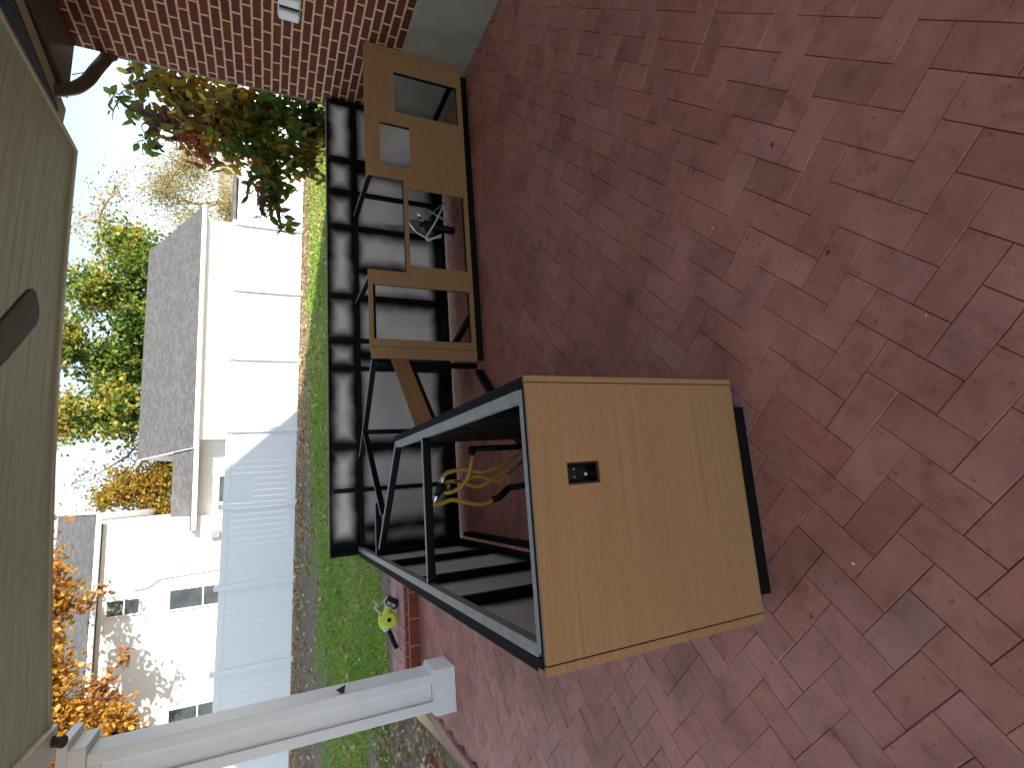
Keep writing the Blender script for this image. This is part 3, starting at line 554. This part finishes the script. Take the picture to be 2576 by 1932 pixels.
# ------------------------------------------------------------------ neighbour's house with attached garage
NH = thing('white_house', 'white two storey house with grey shingle roofs and attached garage behind the white fence', 'house', (0, 22, 1))
HY = 20.0
def roofslab(g, pts, th=.12):
    t = [g.vert(p) for p in pts]; b = [g.vert((p[0],p[1],p[2]-th)) for p in pts]; n = len(pts); g.face(t); g.face(b[::-1])
    for i in range(n): g.face((t[i], b[i], b[(i+1)%n], t[(i+1)%n]))
g = MB(); g.box(1.85, 10.3, HY, HY+9.5, .5, 3.75); g.poly([(1.85,HY,3.74),(1.85,HY+9.5,3.74),(1.85,HY+4.75,6.2)]); g.poly([(10.3,HY,3.74),(10.3,HY+9.5,3.74),(10.3,HY+4.75,6.2)])
g.box(-.80, 1.84, HY+.55, HY+3, .5, 4.0); g.box(-16, -.80, HY, HY+8, .5, 6.34); g.poly([(-.80,HY,6.3),(-.80,HY+8,6.3),(-.80,HY+4,8.4)])
g.build('wall', M['siding'], NH)
g = MB(); sl = .5
roofslab(g, [(1.55,HY-.14,3.90),(10.75,HY-.14,3.90),(10.75,HY+4.75,6.40),(1.55,HY+4.75,6.40)]); roofslab(g, [(1.55,HY+9.8,3.88),(10.75,HY+9.8,3.88),(10.75,HY+4.75,6.41),(1.55,HY+4.75,6.41)])
roofslab(g, [(-1.25,HY-.14,3.88),(1.50,HY-.14,3.88),(1.50,HY+1.5,4.70),(-1.25,HY+1.5,4.70)]); roofslab(g, [(-.79,HY+1.5,4.71),(1.84,HY+1.5,4.71),(1.84,HY+3.2,3.9),(-.79,HY+3.2,3.9)])
roofslab(g, [(-16.5,HY-.14,6.50),(-.48,HY-.14,6.50),(-.48,HY+4,8.60),(-16.5,HY+4,8.60)]); roofslab(g, [(-16.5,HY+8.35,6.44),(-.48,HY+8.35,6.44),(-.48,HY+4,8.61),(-16.5,HY+4,8.61)])
roof = g.build('roof', M['shingle'], NH)
g = MB(); g.box(1.52, 10.78, HY-.25, HY-.141, 3.74, 3.88); g.build('gutter', M['vinyl'], NH, bevel=.01)
g = MB(); g.box(-1.26, 1.50, HY-.25, HY-.141, 3.72, 3.86); g.build('gutter', M['vinyl'], NH, bevel=.01)
g = MB(); g.box(-16.5, -.47, HY-.25, HY-.141, 6.34, 6.47); g.build('gutter', M['vinyl'], NH, bevel=.01)
g = MB()  # rake boards and soffits
g.box(1.56, 10.74, HY-.14, HY-.001, 3.72, 3.74)
for (x0, x1) in ((1.53,1.549),):
    g.hexa([(x0,HY-.14,3.77),(x1,HY-.14,3.77),(x1,HY+4.75,6.26),(x0,HY+4.75,6.26),(x0,HY-.14,3.92),(x1,HY-.14,3.92),(x1,HY+4.75,6.42),(x0,HY+4.75,6.42)])
for i in range(14):
    y0 = HY+.05+i*.335; g.box(1.56, 1.845, y0, y0+.325, 3.745+(y0-HY+.3)*.499-.005, 3.755+(y0-HY+.3)*.499)
g.hexa([(-.478,HY-.14,6.38),(-.46,HY-.14,6.38),(-.46,HY+4,8.46),(-.478,HY+4,8.46),(-.478,HY-.14,6.54),(-.46,HY-.14,6.54),(-.46,HY+4,8.62),(-.478,HY+4,8.62)])
for i in range(14):
    y0 = HY+4.80+i*.355; zq = 6.40-.125-(y0-HY-4.75)*.499
    g.hexa([(1.555,y0,zq-.012),(1.845,y0,zq-.012),(1.845,y0+.345,zq-.012-.172),(1.555,y0+.345,zq-.012-.172),(1.555,y0,zq),(1.845,y0,zq),(1.845,y0+.345,zq-.172),(1.555,y0+.345,zq-.172)])
g.hexa([(-.785,HY+4,8.44),(-.485,HY+4,8.44),(-.485,HY+8.3,6.28),(-.785,HY+8.3,6.28),(-.785,HY+4,8.47),(-.485,HY+4,8.47),(-.485,HY+8.3,6.31),(-.785,HY+8.3,6.31)])
g.build('fascia', M['white'], NH)
def window(x0, x1, z0, z1, curtain=None, y=HY, mull=True, horiz=False):
    g = MB(); f = .05; g.panel((x0, x1), (z0, z1), [(x0+f, x1-f, z0+f, z1-f)], lambda u, v, k: (u, y-.045+.044*k, v)); zc = z0+(z1-z0)*.48
    g.box(x0+f+.001, x1-f-.001, y-.035, y-.008, zc-.02, zc+.02); wf = g.build('window', M['white'], NH)
    g = MB(); g.box(x0+f, x1-f, y-.02, y-.012, z0+f, z1-f); g.build('pane', M['glass'], wf).location = (0,0,0)
    if curtain:
        g = MB(); zt_, zb_ = z1-f-.01, zc+.02; xm = (x0+x1)/2
        for i in range(12):
            t0, t1 = i/12, (i+1)/12
            def bx(t): return ((x0+f+.01)*(1-t)+(x1-f-.01)*t)
            def by(t): return zb_+(.04 if curtain == 1 else .25)*abs(t-.6)*1.2
            pinch = lambda t: xm+.1*(t-.5)
            g.poly([(bx(t0),y-.023-.004*(i%2),zt_),(bx(t1),y-.023-.004*((i+1)%2),zt_),(pinch(t1)*.7+bx(t1)*.3,y-.023-.004*((i+1)%2),zb_+.02),(pinch(t0)*.7+bx(t0)*.3,y-.023-.004*(i%2),zb_+.02)])
        g.build('curtain', M['curtain'], wf, fix=False).location = (0,0,0)
window(-3.74, -3.20, 5.20, 6.14, 1); window(-3.80, -3.10, 2.55, 4.46, None); window(-7.35, -6.68, 5.10, 6.0, None); window(-7.5, -6.76, 2.75, 4.36, None)
window(-11.4, -10.8, 5.15, 6.1, None); window(-.42, .58, 2.0, 3.17, None, HY+.55)
g = MB(); g.tube([(-2.98,HY-.03,5.42),(-2.95,HY-.03,5.05),(-2.72,HY-.03,4.70),(-2.62,HY-.03,2.2)], .02, 8); g.build('conduit', M['beige'], NH)
g = MB(); g.box(-1.58, -1.32, HY-.12, HY-.001, 3.02, 3.28); g.build('meter_box', M['greyplastic'], NH, bevel=.01)
g = MB(); g.box(10.9, 14, 23, 28, .6, 3.0); sh = thing('brown_shed', 'brown shed partly hidden by foliage to the right of the white garage', 'shed', (13, 25, 1)); g.build('wall', M['brown'], sh)
g = MB(); roofslab(g, [(10.7,22.7,3.05),(14.2,22.7,3.05),(14.2,28.2,3.5),(10.7,28.2,3.5)]); g.build('roof', M['shingle'], sh)
g = MB(); hx = [-60+4*i for i in range(41)]; hy = [55, 65, 80, 100, 130]; hi = {}
for i, x in enumerate(hx):
    for j, y in enumerate(hy): hi[i,j] = g.vert((x, y, (.8, 5, 10, 14, 16)[j]*(.7+.25*fbm(x*.03, y*.03))))
for i in range(40):
    for j in range(4): g.face((hi[i,j], hi[i+1,j], hi[i+1,j+1], hi[i,j+1]))
setting(g.build('hill', M['hill'], smooth=True))

# ------------------------------------------------------------------ trees
def shade(c, rnd, lo=.7, hi=1.25): k = rnd.uniform(lo, hi); return tuple(x*k for x in c)
def leaf(g, p, size, rnd, col, droop=0, ratio=.5):
    d = Vector((rnd.gauss(0,1), rnd.gauss(0,1), rnd.gauss(0,1)-droop)).normalized(); n = Vector((rnd.gauss(0,1), rnd.gauss(0,1), rnd.gauss(0,1)+.3)); s = d.cross(n)
    if s.length < .1: return
    s.normalize(); n = s.cross(d); s = s*size*ratio*.5; b = len(g.v); d = d*size
    g.v += [tuple(p), tuple(p+d*.28+s*.85-n*size*.05), tuple(p+d*.6+s*.8-n*size*.08), tuple(p+d-n*size*.12), tuple(p+d*.6-s*.8-n*size*.08), tuple(p+d*.28-s*.85-n*size*.05), tuple(p+d*.5)]
    g.face((b, b+1, b+2, b+6), col); g.face((b+6, b+2, b+3), col); g.face((b+6, b+3, b+4), col); g.face((b, b+6, b+4, b+5), col)
def make_tree(name, label, base, blobs, trunk_h, trunk_r, pals, nleaf, lsize, bark, seed, limbs=3, droop=.3, lean=(0,0), twig_leaf=True, hang=0, ratio=.5, spread=.16, fill=.25):
    rnd = random.Random(seed); root = thing(name, label, 'tree', base); B_ = Vector(base); top = B_+Vector((lean[0], lean[1], trunk_h))
    t = MB(); t.tube(spline([B_+Vector((0,0,-.1)), B_*.5+top*.5+Vector((rnd.uniform(-.1,.1),rnd.uniform(-.1,.1),0)), top], 5), [trunk_r*(1.15-.5*i/10) for i in range(11)], 9)
    g = MB(); vol = sum(b[1][0]*b[1][1]*b[1][2] for b in blobs)**1
    wts = [(b[1][0]*b[1][1]*b[1][2])**.8*(b[3] if len(b) > 3 else 1) for b in blobs]; ws = sum(wts)
    done = []
    for (c, r, pi, *_), wt in zip(blobs, wts):
        c = Vector(c); n = int(nleaf*wt/ws); mid = top*.5+c*.5+Vector((rnd.uniform(-.2,.2),)*3)*r[0]
        p0 = min([top]+done, key=lambda q: (q-c).length); mid = p0*.5+c*.5+Vector((rnd.uniform(-.2,.2), rnd.uniform(-.2,.2), .15))*r[0]; done.append(c); t.tube(spline([p0-Vector((0,0,.02)), mid-Vector((0,0,.1*r[2])), c], 5), [trunk_r*(.5-.036*i) for i in range(11)], 6, False)
        twigs = []
        for q in range(max(6, int(n/26))):
            v = Vector((rnd.gauss(0,1), rnd.gauss(0,1), rnd.gauss(0,1))).normalized()*(rnd.random()**.45); e = c+Vector((v.x*r[0], v.y*r[1], v.z*r[2])); s = c+(e-c)*rnd.uniform(.05,.35)
            m_ = (s+e)/2+Vector((rnd.uniform(-.12,.12),rnd.uniform(-.12,.12),rnd.uniform(0,.18)))*r[2]; e2 = e-Vector((0,0,hang*r[2]*rnd.random()))
            cv = spline([s, m_, e2], 4); t.tube(cv, [trunk_r*.09*(1-.8*i/8)+.002 for i in range(9)], 4, False); twigs.append(cv)
        for q in range(n):
            cv = rnd.choice(twigs); p = cv[min(8, int(9*rnd.random()**.7))]+Vector((rnd.gauss(0,1),rnd.gauss(0,1),rnd.gauss(0,1)))*spread*min(r)
            cl = fbm(p.x*1.2+seed, p.y*1.2, p.z*1.2); pal_ = pals[pi]; k = min(len(pal_)-1, max(0, int((cl*1.1+.5+rnd.gauss(0,.22))*len(pal_))))
            leaf(g, p, lsize*rnd.uniform(.65,1.25), rnd, shade(pal_[k], rnd), droop, ratio)
    t.build('trunk', bark, root, smooth=True, fix=False)
    if nleaf: g.build('crown', M['leaf'], root, fix=False)
    return root
G1, G2, G3 = (.07,.13,.02), (.14,.24,.03), (.13,.19,.03)
OR, YE, RD, OL = (.52,.24,.035), (.60,.42,.06), (.40,.09,.05), (.26,.22,.04)
# broad-leaved tree at the end of the brick wall
make_tree('broadleaf_tree', 'dark green and orange leaved tree at the end of the brick wall', (4.75,5.3,.2),
    [((4.45,5.1,2.55),(.62,.6,.55),1,.8), ((4.15,5.0,2.25),(.5,.5,.45),1,1.1), ((4.35,5.1,1.65),(.65,.55,.6),2), ((3.85,4.9,1.75),(.5,.45,.55),2), ((3.40,4.9,1.62),(.48,.4,.40),2,.75), ((3.03,4.85,1.52),(.26,.26,.26),3,.42), ((2.78,4.85,1.45),(.14,.15,.2),3,.3), ((3.98,4.95,2.75),(.35,.35,.34),3,.5), ((3.78,5.0,2.35),(.34,.3,.26),4,.6), ((4.4,5.1,1.1),(.6,.5,.35),2), ((3.7,4.9,1.2),(.42,.4,.28),0,.8), ((4.6,5.1,2.95),(.4,.4,.3),3,.5), ((4.15,5.0,3.12),(.32,.3,.18),3,.4), ((3.72,5.0,2.85),(.2,.2,.14),3,.35), ((4.35,4.95,1.95),(.4,.3,.3),1,.6)],
    1.0, .07, [[G1,G2,OL,OR], [OL,OR,YE,YE,OL], [G1,G2,OL,(.30,.31,.05),OR], [(.13,.065,.05),OL,G2], [RD,OR,OL,G2]], 3100, .15, M['bark'], 3, droop=.9, hang=.3, spread=.2)
LG, LY = (.14,.23,.035), (.27,.29,.045)
make_tree('leafy_tree', 'large green and yellow tree with pale bare branches rising behind the garage roof', (7,30,1),
    [((4.6,30,8.2),(1.9,1.6,1.5),1), ((7.0,30.5,8.3),(1.9,1.6,1.9),0), ((9.2,30,7.4),(1.8,1.5,1.5),0), ((10.6,30,9.3),(1.8,1.6,1.7),1,.6), ((7.8,30,10.6),(2.0,1.6,1.4),1,.5), ((4.0,30,10.2),(1.4,1.4,1.2),2,.8), ((12.0,30,7.4),(1.8,1.5,1.6),0,.8), ((13.6,30.5,8.4),(1.6,1.5,1.5),1,.5), ((3.2,30,6.6),(1.3,1.2,1.2),2,.45), ((9.5,31,5.6),(3,1.5,1.2),0)],
    4.0, .28, [[(.05,.11,.014),(.09,.17,.022),LG,LY], [(.07,.13,.02),LG,LY,(.42,.36,.06)], [LG,LY,(.45,.38,.06),(.40,.30,.06)]], 34000, .23, M['palebark'], 8, droop=.2, spread=.22, ratio=.7)
make_tree('golden_tree', 'golden orange autumn tree between the garage and the tall white house', (.4,31,1),
    [((.6,31,7.6),(1.3,1.2,1.5),0), ((1.2,31,6.2),(1.3,1.1,1.2),0), ((-.6,31,6.4),(1.1,1.1,1.2),0), ((.1,31,8.8),(.8,.8,.9),0,.6)], 3.5, .16, [[(.34,.20,.03),(.42,.25,.035),(.50,.31,.05),(.30,.26,.04)]], 9000, .18, M['palebark'], 12, droop=.2, spread=.26, ratio=.7)
make_tree('willow_tree', 'pale yellow thin branched tree beyond the right end of the garage', (18,33,1),
    [((18.5,33,7.2),(2.2,1.8,2.2),0), ((16.0,33,5.6),(2.0,1.6,1.8),0), ((20.5,33,6.0),(2.2,1.8,2.2),0), ((17.2,33,3.6),(3,2,1.6),0)], 3.5, .2, [[(.36,.28,.10),(.44,.36,.13),(.38,.36,.12),(.30,.26,.12)]], 9000, .2, M['palebark'], 15, droop=1.2, hang=.5, spread=.3, ratio=.35)
make_tree('bare_tree', 'tall bare branched tree standing against the sky right of the leafy tree', (16.5,36,1),
    [((17.5,36,11.2),(2.3,1.5,2.2),0), ((15.0,36,10.6),(2.0,1.5,2.2),0), ((19.4,36,10.2),(1.8,1.4,1.8),0), ((13.2,36,11.8),(1.6,1.3,1.8),0)], 6.0, .2, [[(.40,.30,.12),(.36,.32,.16)]], 900, .22, M['palebark'], 21, spread=.3, ratio=.6)
make_tree('bare_tree', 'thin bare grey tree between the leafy tree and the golden tree', (2.6,36,1),
    [((2.6,36,9.0),(1.6,1.2,1.8),0), ((1.6,36,10.4),(1.2,1.0,1.4),0), ((3.6,36,7.6),(1.4,1.0,1.4),0)], 5.0, .14, [[(.40,.30,.20),(.34,.26,.20)]], 420, .22, M['bark'], 22, spread=.3, ratio=.6)
MP = [(.34,.14,.02),(.46,.22,.03),(.55,.33,.05),(.40,.20,.03)]
make_tree('maple_tree', 'orange leaved tree in front of the tall white house beside the post', (-11.5,17.2,.9),
    [((-8.3,17.2,6.4),(1.3,1.0,1.3),0), ((-6.9,17.2,6.4),(1.1,.9,1.0),0,1.2), ((-7.2,17.2,5.0),(1.1,.8,1.0),0,1.2), ((-5.8,17.2,6.2),(1.0,.8,.9),0,1.3), ((-5.4,17.2,7.4),(1.2,.9,.8),0), ((-4.7,17.2,6.7),(.9,.8,.7),0,1.2), ((-3.7,17.2,6.9),(1.0,.8,.6),0,.75), ((-2.7,17.2,6.6),(.8,.7,.6),0,.75), ((-1.8,17.2,6.9),(.9,.7,.5),0,.55), ((-.9,17.2,7.3),(.9,.7,.6),0,.4), ((-3.2,17.2,8.0),(1.4,1,.7),0,.45), ((-5.0,17.1,5.5),(.6,.5,.35),1,.55), ((-4.4,17.0,5.0),(.45,.4,.22),1,.45), ((-2.9,17.0,5.9),(.4,.35,.22),1,.5), ((-2.4,17.0,5.65),(.3,.3,.2),1,.4), ((-5.6,17.0,5.2),(.6,.45,.4),0,.8), ((-7.1,17.0,3.6),(.5,.45,.45),2,.6)],
    3.2, .15, [MP, [(.34,.16,.07),(.42,.22,.08),(.36,.17,.07)], [(.42,.40,.10),(.36,.34,.08)]], 15000, .15, M['bark'], 31, droop=.5, spread=.34, ratio=.75)

# ------------------------------------------------------------------ grass and fallen leaves
rg = random.Random(40); g = MB(); n = 0
GP = [(.16,.29,.027),(.20,.33,.032),(.27,.36,.042),(.36,.40,.06),(.44,.38,.14)]
while n < 42000:
    y = 5.45+8.3*rg.random()**1.25; hw = 2.2+(y-1)*.75; x = .9+rg.uniform(-1, 1)*hw+(y-5)*.22
    if x < -2.6 and y < 6: continue
    if dirt_k(x, y) > .35+.5*rg.random(): n += .2; continue
    z = lawn_z(x, y); h = rg.uniform(.025,.065); a = rg.uniform(0, 6.283); wv = Vector((math.cos(a), math.sin(a), 0))*(.006+.0011*y); ln = Vector((rg.gauss(0,.4), rg.gauss(0,.4), 1))*h
    p = Vector((x, y, z-.005)); c = shade(GP[int(min(4, max(0, 2.3+2.2*fbm(x*.8, y*.8)+rg.gauss(0,.9))))], rg, .8, 1.2); b = len(g.v)
    g.v += [tuple(p-wv), tuple(p+wv), tuple(p+ln*.6+wv*.5+Vector((rg.gauss(0,.004),)*3)), tuple(p+ln)]; g.face((b, b+1, b+2, b+3), c); n += 1
setting(g.build('grass', M['grass'], fix=False), 'stuff')
g = MB(); n = 0; FP = [(.45,.33,.17),(.52,.40,.22),(.36,.24,.12),(.28,.17,.09),(.55,.46,.20),(.40,.22,.08)]
while n < 7500:
    r = rg.random()
    if r < .5: y = 13.9-abs(rg.gauss(0, 1.1)); x = rg.uniform(-9, 12)
    elif r < .80: y = rg.uniform(5.5, 13); x = rg.uniform(-7, 9)
    else: y = rg.uniform(3.0, 6.5); x = rg.uniform(-4.6, -2.75)
    if y < 5.5 and x > -2.75: continue
    big = rg.uniform(.03, .06)*(1.25 if r > .55 else 1.0); big *= .62 if r >= .80 else 1; z = lawn_z(x, y)+rg.uniform(.012, .05); a = rg.uniform(0, 6.283)
    u = Vector((math.cos(a), math.sin(a), rg.gauss(0,.35))); v = Vector((-math.sin(a), math.cos(a), rg.gauss(0,.35))); p = Vector((x, y, z)); b = len(g.v)
    g.v += [tuple(p-u*big), tuple(p+v*big*.6-u*big*.2+Vector((0,0,big*.3))), tuple(p+u*big), tuple(p-v*big*.6+u*big*.1+Vector((0,0,big*.3))), tuple(p)]
    c = shade(rg.choice(FP), rg, .7, 1.2)
    for q in range(4): g.face((b+q, b+(q+1)%4, b+4), c)
    n += 1
setting(g.build('fallen_leaves', M['dryleaf'], fix=False), 'stuff')

rd = random.Random(77); g = MB()
spots = [(.46,-.10,1), (.62,.02,1), (.05,-.62,1), (-.62,-.30,0), (1.9,1.2,1)]+[(rd.uniform(-2.5,3.2), rd.uniform(-.6,4.5), 2) for _ in range(42)]
for (x, y, k) in spots:
    if -.9 < x < .05 and y > -.05: continue
    if y > 2.3: continue
    r = rd.uniform(.004, .007) if k < 2 else rd.uniform(.004, .014); a = rd.uniform(0, 6.28); c = (.75,.70,.62) if k < 2 else rd.choice([(.25,.15,.07), (.30,.20,.09), (.12,.07,.04)])
    u = Vector((math.cos(a), math.sin(a), 0))*r; v = Vector((-math.sin(a), math.cos(a), 0))*r*.55; p = Vector((x, y, .004)); h = Vector((0,0,.004))
    g.poly([p-u, p+v*.9+h*.5, p+u*.9+h, p-v+h*.3], c)
setting(g.build('patio_debris', M['dryleaf'], fix=False), 'stuff')
